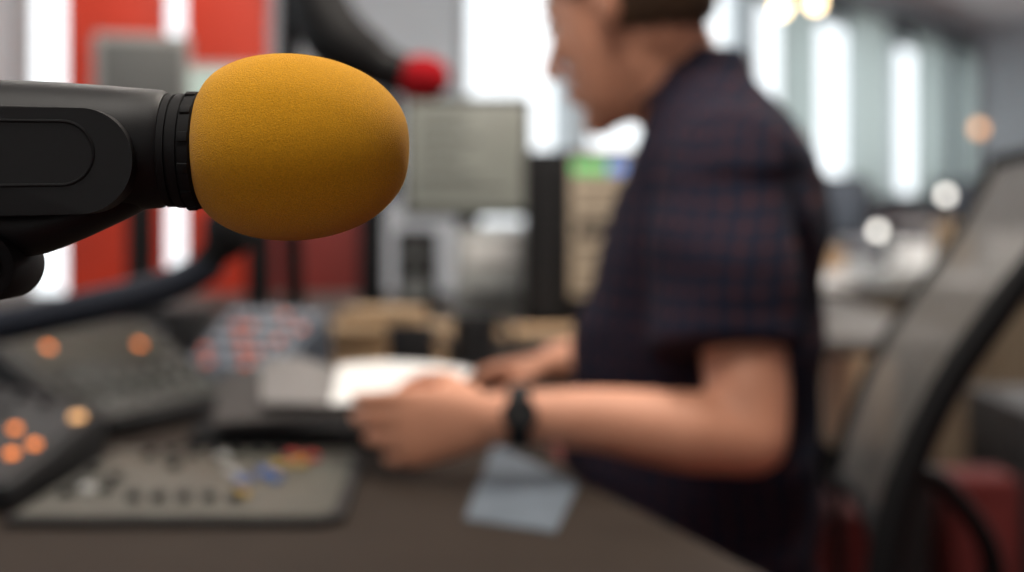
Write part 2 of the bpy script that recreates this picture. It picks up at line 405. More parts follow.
c2 = thing('lighting_console', 'black desk console with rows of orange lit buttons', 'console', (-.55,1.42,.75))
S, n = console(c2, [(-.66,1.22,.775), (-.43,1.22,.775), (-.425,1.49,.800), (-.66,1.58,.838)], .7505, M_dgrey)
put(c2, S, n, 'indicator_light', M_led, ('c', .0055, .004), [(.76,.56), (.91,.42), (.87,.30), (.6,.5), (.68,.36)])
put(c2, S, n, 'indicator_light', M_ledw, ('c', .008, .004), [(.94,.80)], label='pale warm lit button')
put(c2, S, n, 'control_knob', M_dgrey, ('c', .006, .008), [(.1+.13*i, .88) for i in range(6)]+[(.1+.13*i, .72) for i in range(5)])
pad = thing('control_surface', 'flat grey-green control surface with coloured caps and a black rim', 'control surface', (-.27,1.33,.75), 0)
B().slab([(-.418,1.17), (-.155,1.17), (-.140,1.19), (-.155,1.50), (-.418,1.50)], .7505, .757).done('housing', M_black, pad, wc=True)
B().slab([(-.414,1.182), (-.162,1.182), (-.150,1.20), (-.163,1.492), (-.414,1.492)], .757, .7582).done('control_face', M_pad, pad, wc=True)
kn = B().cyl((0,0,0), (0,0,.008), .0065, .0055, seg=18, bev=.001).done('control_knob', M_dgrey, pad); kn.location = (-.125,-.07,.0082)
copies(kn, [(-.095,-.05,.0082), (-.125,-.03,.0082), (-.10,.0,.0082), (-.13,.03,.0082), (-.06,.06,.0082)]+[(-.10+.022*i, .125, .0082) for i in range(7)]+[(-.06+.022*i, -.09, .0082) for i in range(5)], pad)
for nm, m, ls in [('blue cap', M_blue, [(.035,.02), (.048,.0), (.022,-.02)]), ('red cap', M_redc, [(.048,.11), (.067,.105)]), ('yellow cap', M_yel, [(.060,.075), (.043,.055), (.03,-.07)]), ('pale cap', M_lgrey, [(-.02,.10), (.005,.02), (-.11,-.055)])]:
    o = B().box((0,0,.003), (.012,.020,.006), rotz(.4), .002).done('fader_cap', m, pad, label=nm); o.location = (ls[0][0], ls[0][1], .0082)
    copies(o, [(x, y, .0082) for x, y in ls[1:]], pad)
kbd = thing('computer_keyboard', 'black computer keyboard lying on the dark desk', 'keyboard', (-.225,1.60,.75), rad(4))
B().box((0,0,.009), (.26,.13,.018), bev=.005).done('case', M_black, kbd)
kk = B()
for r in range(5):
    for c in range(14):
        if r == 0 and 3 < c < 9: continue
        kk.box((-.117+c*.018, -.046+r*.0215, .020), (.0155,.018,.007), bev=.0015, seg=1)
kk.box((-.117+6*.018, -.046, .020), (.0875,.018,.007), bev=.0015, seg=1)
kk.done('keycaps', M_blackm, kbd, kind='stuff')
kp = thing('button_keypad', 'grey sloping keypad with orange and white buttons', 'keypad', (-.375,2.07,.75), rad(-24))
b = B(); v = [b.bm.verts.new(p) for p in [(-.085,-.07,0),(.085,-.07,0),(.085,.09,0),(-.085,.09,0),(-.085,-.07,.025),(.085,-.07,.025),(.085,.07,.11),(-.085,.07,.11)]]
for f in [(0,3,2,1),(4,5,6,7),(0,1,5,4),(1,2,6,5),(2,3,7,6),(3,0,4,7)]: b.bm.faces.new([v[i] for i in f])
bmesh.ops.bevel(b.bm, geom=b.bm.edges[:], offset=.005, segments=2, profile=.5, affect='EDGES'); b.done('housing', M_bgrey, kp)
Rk = Matrix.Rotation(math.atan2(.085, .14), 4, 'X')
BT = [(r, c) for r in range(5) for c in range(7)]
orange = {(0,1),(0,4),(1,0),(1,3),(1,4),(2,2),(2,5),(3,1),(3,2),(3,6),(4,4)}
for m, sel in ((M_btn, 0), (M_btnw, 1)):
    ls = [(-.066+.022*c, -.054+.025*r, .025+(.016+.025*r)*.607+.003) for r, c in BT if ((r, c) in orange) == (sel == 0)]
    o = B().box((0,0,0), (.013,.012,.006), Rk, .002).done('push_button', m, kp, label='orange-red push button' if not sel else 'pale push button'); o.location = ls[0]
    copies(o, ls[1:], kp)

# ------------------------------------------------------------------ papers
def sheet(corners, m, label, name='paper_sheet', curl=.006, th=.0012, group=None):
    c = [V(p) for p in corners]; b = B(); n = 10; g = []
    for i in range(n+1):
        row = []
        for j in range(n+1):
            s, t = i/n, j/n
            p = c[0]*(1-s)*(1-t)+c[1]*s*(1-t)+c[2]*s*t+c[3]*(1-s)*t
            p = p + V((0,0,curl*math.sin(s*math.pi)*t)); row.append(p)
        g.append(row)
    top = [[b.bm.verts.new(p+V((0,0,th))) for p in r] for r in g]; bot = [[b.bm.verts.new(p) for p in r] for r in g]
    for i in range(n):
        for j in range(n):
            b.bm.faces.new((top[i][j], top[i+1][j], top[i+1][j+1], top[i][j+1])); b.bm.faces.new((bot[i][j], bot[i][j+1], bot[i+1][j+1], bot[i+1][j]))
    for i in range(n):
        b.bm.faces.new((bot[i][0], bot[i+1][0], top[i+1][0], top[i][0])); b.bm.faces.new((bot[i+1][n], bot[i][n], top[i][n], top[i+1][n]))
        b.bm.faces.new((bot[0][i+1], bot[0][i], top[0][i], top[0][i+1])); b.bm.faces.new((bot[n][i], bot[n][i+1], top[n][i+1], top[n][i]))
    kw = dict(label=label, category='paper')
    if group: kw['group'] = group
    return b.done(name, m, loc=(sum(c, V())/4), **kw)
sheet([(-.185,1.45,.812), (-.075,1.41,.818), (-.040,1.50,.840), (-.190,1.56,.838)], M_white, 'white paper sheet held in the hand')
sheet([(-.265,1.50,.806), (-.175,1.455,.810), (-.185,1.57,.828), (-.290,1.64,.834)], M_greyp, 'grey printed sheet fanned out from held papers', th=.0008, curl=.010)
sheet([(-.315,1.50,.784), (-.20,1.46,.798), (-.25,1.61,.812), (-.345,1.68,.812)], M_greyd, 'dark printed sheet lying over the black keyboard', th=.0008, curl=.012)
sheet([(-.04,1.20,.7505), (.035,1.15,.7505), (.062,1.34,.7505), (-.02,1.56,.7505)], M_bluep, 'pale blue paper lying near the desk edge', curl=.002)
sheet([(-.14,1.66,.7505), (-.02,1.64,.7505), (-.005,1.88,.7505), (-.13,1.90,.7505)], M_greyd, 'printed sheet under the writing hand', curl=.002)
for i, (x, y, w, d, a, m, z) in enumerate([(-.21,2.33,.20,.14,10,M_beige,.0), (-.20,2.34,.18,.13,-8,M_tan,.0235), (-.225,2.32,.15,.12,18,M_beige,.047), (-.21,2.33,.12,.09,-20,M_beige,.0705)]):
    o = B().box((0,0,.012), (w,d,.022), bev=.003).done('paperback_book', m); o.location = (x, y, .750+z); o.rotation_euler = (0,0,rad(a))
    o['label'] = 'beige paperback in a loose stack on the desk'; o['category'] = 'book'; o['group'] = 'stack of beige paperbacks'
for x, y, m in [(-.06,2.32,M_dgrey), (-.15,2.12,M_dgrey)]:
    t = thing('drinking_mug', 'small dark mug standing among the papers', 'mug', (x, y, .75))
    rev(B(), [(0,.03),(.004,.034),(.08,.036),(.082,.034),(.079,.032),(.01,.030),(.009,.001)], (0,0,0), (0,0,1), 32).done('cup', m, t)
    B().tube([(.033,0,.065), (.055,0,.06), (.056,0,.03), (.033,0,.02)], .005).done('handle', m, t)
for x, y, w, d, h, a, m in [(-.225,1.88,.12,.08,.03,12,M_dgrey), (-.10,1.98,.10,.07,.035,-10,M_dgrey), (-.65,2.25,.16,.12,.06,6,M_dgrey), (-.57,2.38,.12,.1,.09,-9,M_dgrey), (.12,2.2,.16,.10,.05,5,M_dgrey)]:
    t = B().box((0,0,h/2), (w,d,h), bev=.005).done('small_case', m); t.location = (x, y, .7503); t.rotation_euler[2] = rad(a)
    t['label'] = 'small closed dark case lying on the studio desk'; t['category'] = 'case'; t['group'] = 'small cases on the studio desk'
    B().box((0,0,h*.62), (w+.002,d+.002,.002)).done('seam', M_grey, t); B().box((0,-d/2-.001,h*.6), (.02,.004,.012), bev=.001).done('latch', M_steel, t)

# ------------------------------------------------------------------ monitors
def monitor(loc, rz, w, h, bottom, scr, label, body=M_black, lines=0, group=None):
    t = thing('computer_monitor', label, 'computer monitor', loc, rz)
    B().box((0,.01,bottom+h/2), (w,.035,h), bev=.008).done('case', body, t)
    s = B().box((0,-.009,bottom+h/2+.003), (w-.03,.003,h-.04), bev=.0005).done('screen', scr, t)
    B().box((0,.05,bottom/2+.06), (.06,.03,bottom+.1), bev=.006).done('stand', M_black, t)
    B().box((0,.04,.008), (w*.55,.18,.016), bev=.006).done('foot', M_black, t)
    if lines:
        l = B()
        for k in range(lines):
            ww = (w-.08)*random.uniform(.4, .95)
            l.box((-(w-.08-ww)/2, -.0112, bottom+h-.05-k*(h-.09)/lines), (ww,.001,.008))
        l.done('screen_lines', M_dgrey, s)
    return t, s
monitor((-.12,3.8,.75), rad(-3), .345, .325, .222, M_scr, 'dark-framed monitor showing a pale grey-green list', M_black, 7)
monitor((-.78,3.0,.75), rad(18), .20, .26, .36, M_grey, 'slim grey monitor angled beside the red panel', M_lgrey)
monitor((-.60,3.35,.75), rad(5), .34, .26, .33, M_scrg, 'monitor showing a pale green page behind the microphone', M_lgrey, 4)
monitor((-.34,3.3,.75), rad(-12), .15, .28, .27, M_bgrey, 'narrow dark grey display turned sideways', M_dgrey)
rk = thing('equipment_rack', 'black equipment housing with a lit touch screen', 'equipment rack', (.160,3.02,.75))
B().box((0,.06,.19), (.27,.20,.37), bev=.008).done('housing', M_black, rk)
s = B().box((.040,-.043,.215), (.155,.004,.295), bev=.001).done('screen', M_scrb, rk)
for k in range(8):
    B().box((-.025+k*.0185, -.046, .338), (.015,.002,.026)).done('screen_tile', M_green if k < 4 else (M_cyan if k < 7 else M_yel), s)
sb = B()
for k in range(6): sb.box((.040,-.0458,.295-.042*k), (.13,.001,.009 if k != 2 else .03))
sb.done('screen_lines', M_dgrey, s)
vb = B()
for k in range(7): vb.box((-.088,-.042,.05+k*.045), (.05,.004,.030), bev=.002)
vb.done('rack_modules', M_dgrey, rk)
pr = thing('desktop_printer', 'pale grey desktop printer under the monitor', 'printer', (-.045,3.35,.75))
B().box((0,0,.10), (.17,.22,.20), bev=.015).done('housing', M_lgrey, pr)
B().box((0,-.14,.07), (.13,.09,.01), bev=.003).done('paper_tray', M_grey, pr)
B().box((0,-.112,.15), (.12,.004,.05), bev=.001).done('front_cover', M_white, pr)
sp = thing('desktop_speaker', 'small black loudspeaker on the grey desk', 'loudspeaker', (-.22,3.3,.75))
B().box((0,0,.10), (.09,.12,.20), bev=.008).done('cabinet', M_black, sp)
B().cyl((0,-.06,.065), (0,-.066,.065), .034, .030).done('woofer', M_grey, sp)
B().cyl((0,-.06,.145), (0,-.064,.145), .017, .014).done('tweeter', M_grey, sp)
for x, y, a, m in [(-.45,2.95,12,M_greyp), (-.12,2.95,-15,M_beige), (.05,2.86,5,M_tan), (-.62,2.9,-6,M_greyp)]:
    o = B().box((0,0,.006), (.2,.14,.012), bev=.001).done('document_stack', m); o.location = (x, y, .7505); o.rotation_euler[2] = rad(a)
    o['label'] = 'flat stack of documents on the grey desk'; o['category'] = 'paper'; o['group'] = 'document stacks on the grey desk'

# ------------------------------------------------------------------ right-hand office area
def side_desk(x, y, w, d, h, m, label):
    t = thing('office_desk', label, 'desk', (x, y, 0))
    B().box((0,0,h-.015), (w,d,.03), bev=.004).done('desk_top', m, t)
    for sx in (-1, 1):
        B().box((sx*(w/2-.04), 0, (h-.03)/2), (.04,d-.1,h-.03), bev=.004).done('leg', M_grey, t)
side_desk(1.75, 6.2, 1.7, .8, .73, M_lgrey, 'light grey office desk near the window')
side_desk(2.4, 8.3, 2.0, .8, .73, M_desk2, 'grey office desk by the far wall')
for x, y, z, a in [(1.35,6.4,.73,-20), (2.28,6.4,.73,15), (1.9,8.4,.73,0), (2.7,8.4,.73,10)]:
    monitor((x, y, z), rad(a), .46, .28, .12, M_bgrey, 'dark monitor on an office desk', M_dgrey)
def lamp(x, y, z, h, m, label):
    t = thing('glint_lamp', label, 'lamp', (x, y, z))  # added lamp, its glowing ball imitates a bright glint on the office desk
    B().cyl((0,0,0), (0,0,.015), .05, bev=.003).done('base', M_black, t)
    B().tube([(0,0,.01), (.03,.02,h*.6), (0,0,h)], .007).done('pole', M_black, t)
    B().ball((0,0,h+.01), .021).done('bulb', m, t)
lamp(1.53, 5.95, .73, .15, M_glint, 'small added lamp whose glowing ball stands in for a white glint')
lamp(1.83, 6.0, .73, .30, M_glint, 'slim added lamp whose glowing ball stands in for a white glint')
for i, (x, y, w, h, m) in enumerate([(1.08,6.0,.16,.14,M_white), (1.29,5.95,.15,.07,M_tan), (1.68,6.0,.12,.10,M_white), (2.08,5.98,.18,.14,M_white), (1.76,6.38,.16,.16,M_dgrey), (1.97,6.38,.12,.18,M_beige), (2.35,5.95,.16,.08,M_tan), (2.3,8.05,.26,.15,M_white), (1.62,8.05,.24,.2,M_dgrey), (3.0,8.05,.26,.12,M_beige)]):
    t = B().box((0,0,h/2), (w,.16,h), bev=.004).done('storage_box', m); t.location = (x, y, .731); t.rotation_euler[2] = rad(i*7 % 16)
    t['label'] = 'small storage box standing on an office desk'; t['category'] = 'box'; t['group'] = 'boxes on office desks'
    B().box((0,0,h+.006), (w+.008,.168,.014), bev=.002).done('lid', m, t)
sb_ = thing('low_sideboard', 'long low olive-brown sideboard', 'sideboard', (1.35,4.75,0))
B().box((0,0,.37), (1.2,.4,.66), bev=.01).done('body', M_olive, sb_)
B().box((0,0,.715), (1.24,.44,.03), bev=.004).done('top_board', M_desk2, sb_)
for k in range(3):
    d = B().box((-.39+.39*k,-.205,.37), (.37,.012,.60), bev=.003).done('door', M_olive, sb_)
    B().cyl((-.39+.39*k+.15,-.211,.42), (-.39+.39*k+.15,-.23,.42), .01).done('knob', M_steel, d)
for k in range(4):
    B().cyl((-.52 if k % 2 else .52, -.14 if k < 2 else .14, 0), (-.52 if k % 2 else .52, -.14 if k < 2 else .14, .05), .02).done('leg', M_black, sb_)
for x, y, w, h, m in [(1.0,4.72,.2,.03,M_white), (1.27,4.7,.16,.06,M_lgrey), (1.5,4.75,.22,.025,M_white), (1.78,4.72,.18,.05,M_beige)]:
    o = B().box((0,0,h/2), (w,.24,h), bev=.002).done('document_stack', m); o.location = (x, y, .7305); o.rotation_euler[2] = rad(8)
    o['label'] = 'stack of papers on the low sideboard'; o['category'] = 'paper'; o['group'] = 'paper stacks on the sideboard'
bc = thing('pedestal_cabinet', 'black low pedestal cabinet', 'cabinet', (.93,3.82,0))
B().box((0,0,.19), (.30,.36,.38), bev=.008).done('body', M_black, bc)
for k in range(2):
    d = B().box((0,-.185,.10+.18*k), (.27,.012,.16), bev=.003).done('drawer', M_black, bc)
    B().cyl((-.04,-.20,.13+.18*k), (.04,-.20,.13+.18*k), .006).done('handle', M_steel, d)
cb = B().box((0,0,.14), (.18,.22,.28), bev=.004).done('cardboard_carton', M_cream); cb.location = (.92,3.8,.381)
cb['label'] = 'upright cream carton on the black cabinet'; cb['category'] = 'box'
B().box((0,0,.284), (.05,.222,.004)).done('packing_tape', M_white, cb)
for x, y, w, h in [(.80,3.30,.26,.32), (1.06,3.25,.16,.40)]:
    t = thing('cube_pouf', 'dark red upholstered cube pouf on the floor', 'pouf', (x, y, 0), group='red cube poufs')
    B().box((0,0,h/2+.01), (w,w,h-.02), bev=.02, seg=4).done('cushion', M_redf, t)
    B().box((0,0,.01), (w-.04,w-.04,.02), bev=.003).done('base', M_black, t)
    B().tube([(-w/2+.01,-w/2+.005,h-.03),(0,-w/2-.002,h-.03),(w/2-.01,-w/2+.005,h-.03)], .004, 8).done('piping', M_redf, t)
gc = thing('filing_cabinet', 'blue-grey metal filing cabinet', 'cabinet', (1.42,3.6,0))
B().box((0,0,.26), (.40,.45,.52), bev=.008).done('body', M_dgrey, gc)
for k in range(2):
    d = B().box((0,-.23,.13+.24*k), (.37,.014,.22), bev=.003).done('drawer', M_dgrey, gc)
    B().cyl((-.05,-.25,.17+.24*k), (.05,-.25,.17+.24*k), .006).done('handle', M_steel, d)
for x, z, m in [(1.513,2.10,M_bulb), (1.705,2.13,M_bulb)]:
    t = thing('pendant_lamp', 'bare warm glowing pendant bulb hanging on a cord', 'lamp', (x,8.0,CH), group='warm pendant bulbs')
    B().cyl((0,0,z-CH+.05), (0,0,0), .006).done('cord', M_black, t)
    B().cyl((0,0,z-CH+.03), (0,0,z-CH+.09), .022).done('socket', M_black, t)
    B().ball((0,0,z-CH), .036).done('bulb', m, t)
fl = thing('floor_lamp', 'slim floor lamp with a glowing amber globe', 'lamp', (2.43,7.4,0))
B().cyl((0,0,0), (0,0,.02), .14, bev=.005).done('base', M_black, fl)
B().cyl((0,0,.02), (0,0,1.37), .012).done('pole', M_black, fl)
B().ball((0,0,1.39), .030).done('bulb', M_bulbo, fl)

# ------------------------------------------------------------------ person
F = V((-.94,.342,0)); Lt = V((-.342,-.94,0))
PB = (.2,1.66,0)
def torso(b, k=0):
    secs = [(.52,.214,1.67,.140,.175),(.62,.214,1.67,.146,.172),(.75,.206,1.66,.148,.168),(.88,.217,1.64,.138,.178),(1.0,.241,1.63,.121,.190),(1.07,.246,1.625,.101,.178),(1.115,.238,1.622,.080,.135),(1.15,.222,1.625,.063,.086),(1.172,.210,1.63,.053,.062)]
    return b.loft([((x, y, z), F*(a-k), Lt*(w-k)) for z, x, y, a, w in secs], 48)
HC = V((.130,1.62,1.226)); hy = rad(36); hp = rad(20)
hf = V((-math.cos(hy)*math.cos(hp), math.sin(hy)*math.cos(hp), -math.sin(hp)))
hl = V((-math.sin(hy), -math.cos(hy), 0)); hu = hf.cross(hl)
if hu.z < 0: hu = -hu
MH = Matrix(((hf.x, hl.x, hu.x, HC.x), (hf.y, hl.y, hu.y, HC.y), (hf.z, hl.z, hu.z, HC.z), (0,0,0,1)))
RH = MH.to_3x3().to_4x4()
def hp_(x, y, z): return MH @ V((x, y, z))
def hand(b, Wp, d, lat, palm, curl=(35,75,115), spread=1, thumb=(.045,.050,.042, .020,.034,.040)):
    Wp, d, lat, palm = V(Wp), V(d).normalized(), V(lat), V(palm)
    lat = (lat-d*lat.dot(d)).normalized(); palm = (palm-d*palm.dot(d)-lat*palm.dot(lat)).normalized()
    P = lambda a, l, p: Wp+d*a+lat*l+palm*p
    b.loft([(P(a, 0, 0), lat*w, palm*t) for a, w, t in [(-.02,.023,.018),(0,.026,.018),(.03,.034,.016),(.06,.039,.014),(.082,.039,.012),(.092,.034,.008)]], 24)
    for l, a0, ln, k in [(.031,.084,.076,0), (.0105,.088,.084,5), (-.0105,.085,.078,10), (-.031,.078,.062,14)]:
        p = P(a0-.012, l, 0); pts = [(p, .0088)]
        p = P(a0, l*spread, 0); pts.append((p, .0088))
        for s, c, r in zip((.45,.30,.25), curl, (.0082,.0076,.0067)):
            c = rad(c+k); p = p+(d*math.cos(c)+palm*math.sin(c))*ln*s; pts.append((p, r))
        b.chain(pts)
    b.chain([(P(.015,.020,.006), .0130), (P(.042,thumb[0]*.88,thumb[3]), .0110), (P(.070,thumb[1]*.82,thumb[4]), .0094), (P(.094,thumb[2]*.8,thumb[5]), .0080)])
b = B()
torso(b, .024)
b.ball((.22,1.66,.55), (.12,.15,.085), rotz(rad(-20)))
b.ball(hp_(-.012,0,.045), (.097,.076,.084), RH, sub=4)
fr = []
for z, xf, w in [(.075,.074,.056),(.050,.083,.062),(.030,.085,.064),(.010,.081,.066),(-.010,.081,.065),(-.030,.083,.062),(-.050,.084,.056),(-.070,.082,.049),(-.088,.080,.040),(-.102,.074,.028),(-.110,.064,.016)]:
    back = -.03 if z > -.04 else -.03+(-.04-z)*.75
    fr.append((hp_((xf+back)/2, 0, z), hf*((xf-back)/2), hl*w))
b.loft(fr, 48)
b.ball(hp_(.073,0,-.097), (.020,.022,.018), RH)
for s in (-1, 1):
    b.ball(hp_(.058,s*.040,-.012), (.022,.020,.022), RH)
    b.chain([(hp_(.079,s*.012,.036), .008), (hp_(.078,s*.030,.040), .009), (hp_(.062,s*.048,.034), .009)])
    Re = RH @ Matrix.Rotation(rad(-12), 4, 'Y')
    b.ball(hp_(-.022,s*.074,-.002), (.017,.009,.029), Re)
    b.ball(hp_(-.025,s*.082,.004), (.014,.006,.024), Re)
    b.ball(hp_(.100,s*.012,-.028), (.012,.009,.009), RH)
b.chain([(hp_(.084,0,.030), .009), (hp_(.101,0,.006), .010), (hp_(.117,0,-.017), .0118)])
b.ball(hp_(.090,0,-.052), (.013,.024,.008), RH); b.ball(hp_(.086,0,-.066), (.012,.021,.009), RH)
b.chain([(hp_(-.035,0,-.02), .053), (V((.202,1.64,1.155)), .050), (V((.225,1.635,1.09)), .058)])
b.chain([(hp_(-.01,0,-.05), .042), (V((.19,1.63,1.12)), .048)])
b.chain([((.225,1.50,1.055), .056), ((.220,1.45,.98), .050), ((.226,1.41,.90), .045), ((.229,1.38,.83), .0430), ((.230,1.365,.791), .037), ((.17,1.36,.798), .0410), ((.08,1.362,.810), .0320), ((.01,1.36,.814), .0245), ((-.018,1.36,.812), .0225)])
hand(b, (-.022,1.36,.810), (-.97,.20,-.13), (0,0,1), (.2,1,0), (14,40,66))
b.chain([((.30,1.77,1.055), .055), ((.275,1.83,.94), .048), ((.25,1.88,.835), .041), ((.15,1.83,.825), .040), ((.055,1.775,.815), .027)])
hand(b, (.04,1.765,.812), (-.95,-.28,-.12), V((-.25,-.95,.25)), (0,0,-1), (28,60,85))
kn1 = (-.23,1.585,.555); kn2 = (-.19,1.83,.555)
for hp0, kn_, an in [((.19,1.575,.55), kn1, (-.17,1.58,.10)), ((.23,1.745,.55), kn2, (-.13,1.85,.10))]:
    b.chain([(hp0, .072), (kn_, .052), (((kn_[0]+an[0])/2+.01, kn_[1], .36), .047), (an, .036)])
b.remesh(.0038, 4)
b.relax(lambda c: (c-HC).length < .19, 5)
b.relax(lambda c: c.x > .03 and .74 < c.z < 1.0, 8)
body = b.done('person', M_skin, loc=PB, ang=180, label='seated person in dark plaid short-sleeved shirt reading papers', category='person')
for s in (-1, 1):
    e = B().ball(hp_(.072,s*.030,.015), .0125).done('eye', M_eye, body, wc=True, ang=180)
    B().ball(hp_(.0815,s*.030,.012), .0045, sub=2).done('iris', M_iris, e, wc=True)
    B().ball(hp_(.0735,s*.030,.020), (.0130,.0155,.0085), RH).done('eyelid', M_skin, body, wc=True, ang=180)
    B().chain([(hp_(.085,s*.016,.042), .003), (hp_(.084,s*.030,.047), .0032), (hp_(.074,s*.046,.042), .002)]).done('eyebrow', M_hair, body, wc=True)
B().ball(hp_(.095,0,-.053), (.008,.020,.0045), RH).ball(hp_(.091,0,-.064), (.008,.018,.005), RH).done('lips', M_lip, body, wc=True)
h = B(); h.ball(hp_(-.020,0,.062), (.103,.0815,.080), RH, sub=4); h.ball(hp_(-.048,0,.014), (.069,.072,.065), RH, sub=4)
h.ball(hp_(.030,0,.088), (.056,.055,.040), RH, sub=4)
for s in (-1, 1): h.chain([(hp_(.012,s*.062,.055), .018), (hp_(.002,s*.068,.026), .009)])
h.remesh(.004, 10)
h.bm.normal_update(); nv = [v.co.copy() for v in h.bm.verts]; nn = [v.normal.copy() for v in h.bm.verts]
MI = MH.inverted()
for k in range(1500):
    i = random.randrange(len(nv)); c, n_ = nv[i], nn[i]
    comb = (hf*.9 - hu*.35 + hl*random.uniform(-.35, .35)) if (MI @ c).x > -.02 else (-hu*.9 - hf*.25 + hl*random.uniform(-.3, .3))
    t = (comb - n_*comb.dot(n_))
    if t.length < .1: continue
    t = t.normalized(); ln = random.uniform(.010, .018)
    h.tube([c-t*ln*.5-n_*.001, c+n_*.0022, c+t*ln*.6+n_*.0012], [.0006,.0017,.0004], 5, smooth=1)
h.done('hair', M_hair, body, wc=True, ang=180, label='short brown hair')
s = B(); torso(s, 0)
s.tube([(.250,1.55,1.06), (.226,1.485,1.055), (.212,1.44,.98), (.208,1.410,.92), (.208,1.394,.872)], [(.055,.06),(.066,.068),(.074,.068),(.075,.069),(.077,.071)], 32, up=(0,1,0))
s.tube([(.27,1.68,1.06), (.295,1.76,1.055), (.285,1.81,.98), (.272,1.84,.90)], [(.055,.06),(.064,.066),(.068,.064),(.066,.064)], 32, up=(0,1,0))
s.ball((.240,1.49,1.065), (.062,.062,.048)); s.ball((.295,1.75,1.065), (.062,.062,.048))
s.remesh(.006, 3)
for v in s.bm.verts:
    n_ = noise.noise(v.co*V((9, 9, 16)))
    if v.co.z < 1.05: v.co += V((v.co.x-.23, v.co.y-1.63, 0)).normalized()*n_*.012
shirt = s.done('shirt', M_plaid, body, wc=True, ang=180, label='dark navy shirt with fine red check')
nb = V((.206,1.632,1.165)); cb_ = B(); cv = []
for k in range(33):
    a = .25+(2*math.pi-.5)*k/32
    d = F*math.cos(a)+Lt*math.sin(a); fd = max(0, math.cos(a))
    p = nb + d*.057
    cv.append([cb_.bm.verts.new(p+d*.003+V((0,0,.026-.03*fd))), cb_.bm.verts.new(p+d*.022+V((0,0,-.020-.035*fd)))])
for q, r_ in zip(cv, cv[1:]): cb_.bm.faces.new((q[0], r_[0], r_[1], q[1]))
bmesh.ops.solidify(cb_.bm, geom=cb_.bm.faces[:], thickness=.005)
cb_.done('collar', M_plaid, shirt, wc=True, ang=80)
p = B(); p.ball((.222,1.66,.545), (.135,.178,.078), rotz(rad(-20)))
for hp0, kn_, an in [((.19,1.575,.548), kn1, (-.17,1.58,.13)), ((.23,1.745,.548), kn2, (-.13,1.85,.13))]:
    p.chain([(hp0, .080), (kn_, .064), (((kn_[0]+an[0])/2+.01, kn_[1], .36), .060), (an, .055)])
p.remesh(.008, 3).done('trousers', M_jean, body, wc=True, ang=180, label='dark denim trousers')
for an in [(-.17,1.58), (-.13,1.85)]:
    q = B().loft([((an[0]+.06-.28*t, an[1], .045+.02*(1-t) if t < .4 else .053-.02*t), V((0,1,0))*(.030+.018*math.sin(math.pi*min(1, t*1.05))), V((0,0,1))*(.045 if t < .4 else .045-.028*(t-.4))) for t in [0,.08,.2,.4,.6,.8,.93,1]], 24)
    q.chain([((an[0], an[1], .06), .045), ((an[0], an[1], .10), .045)]).remesh(.006, 2)
    for v in q.bm.verts: v.co.z = max(.012, v.co.z)
    sh = q.done('shoe', M_shoe, body, wc=True, ang=180)
    B().box((an[0]-.08, an[1], .008), (.28,.088,.016), bev=.006).done('sole', M_blackm, sh, wc=True)
wt = B()
wt.loft([((.017,1.36,.8140), V((0,.0280,0)), V((0,0,.0280))), ((.015,1.36,.8140), V((0,.0303,0)), V((0,0,.0303))), ((-.002,1.36,.8136), V((0,.0295,0)), V((0,0,.0295))), ((-.004,1.36,.8136), V((0,.0265,0)), V((0,0,.0265)))], 40)
w_ = wt.done('wristwatch', M_black, body, wc=True, label='black wristwatch')
B().cyl((.007,1.334,.819), (.007,1.324,.822), .0170, .0155, seg=36, bev=.002).done('watch_case', M_blackm, w_, wc=True)
B().cyl((.007,1.3245,.8218), (.007,1.3230,.8223), .0130, seg=36).done('watch_face', M_black, w_, wc=True)
pn = thing('ballpoint_pen', 'slim dark pen held in the writing hand', 'pen', (-.065,1.70,.752))
B().cyl((-.068,1.695,.757), (-.022,1.715,.885), .0042).done('barrel', M_black, pn, wc=True)
B().cyl((-.0695,1.6943,.7525), (-.068,1.695,.757), .001, .004).done('tip', M_steel, pn, wc=True)

# ------------------------------------------------------------------ mesh office chair
ch = thing('office_chair', 'black swivel office chair with grey mesh backrest', 'office chair', (.21,1.66,0))
B().box((.20,1.66,.437), (.47,.49,.07), rotz(rad(-9)), .03, 4).done('seat', M_blackm, ch, wc=True)
rail = [(.374,.50),(.372,.60),(.374,.655),(.384,.71),(.407,.775),(.443,.845),(.492,.915),(.530,.970),(.563,1.03),(.583,1.072)]
def rp(i, t):
    x, z = rail[i]; return V((x+.056*t+.012*math.sin(math.pi*t), 1.425+.45*t, z+.006*math.sin(math.pi*t)))
near = [rp(i, 0) for i in range(len(rail))]; far = [rp(i, 1) for i in range(len(rail))]
bk = B(); bk.tube(near, [(.018,.016)]*4+[(.016,.015)]*3+[(.012,.013)]*3, 16, up=(1,0,0)); bk.tube(far, [(.008,.012)]*len(rail), 16, up=(1,0,0))
bk.tube([rp(9, t/6) for t in range(7)], .009, 12)
bk.tube([rp(2, t/6) for t in range(7)], .012, 12)
bk.tube([V((near[0].x, near[0].y, near[0].z)), V((.345,1.45,.46)), V((.28,1.48,.425))], .016, 12)
bk.tube([far[0], V((.39,1.84,.46)), V((.33,1.80,.425))], .014, 12)
frame = bk.done('backrest', M_blackm, ch, wc=True, label='black curved backrest frame')
mb = B(); rows = []
for i in range(2, len(rail)):
    rows.append([mb.bm.verts.new(rp(i, t/12)) for t in range(13)])
for a, c in zip(rows, rows[1:]):
    for k in range(12): mb.bm.faces.new((a[k], a[k+1], c[k+1], c[k]))
mb.done('mesh_panel', M_mesh, frame, wc=True, ang=180, label='grey see-through mesh panel')
B().tube([(.455,1.64,.71), (.50,1.64,.69), (.555,1.64,.60), (.52,1.65,.48), (.36,1.66,.405)], [(.012,.025)]*5, 16, up=(1,0,0)).done('back_support', M_black, ch, wc=True)
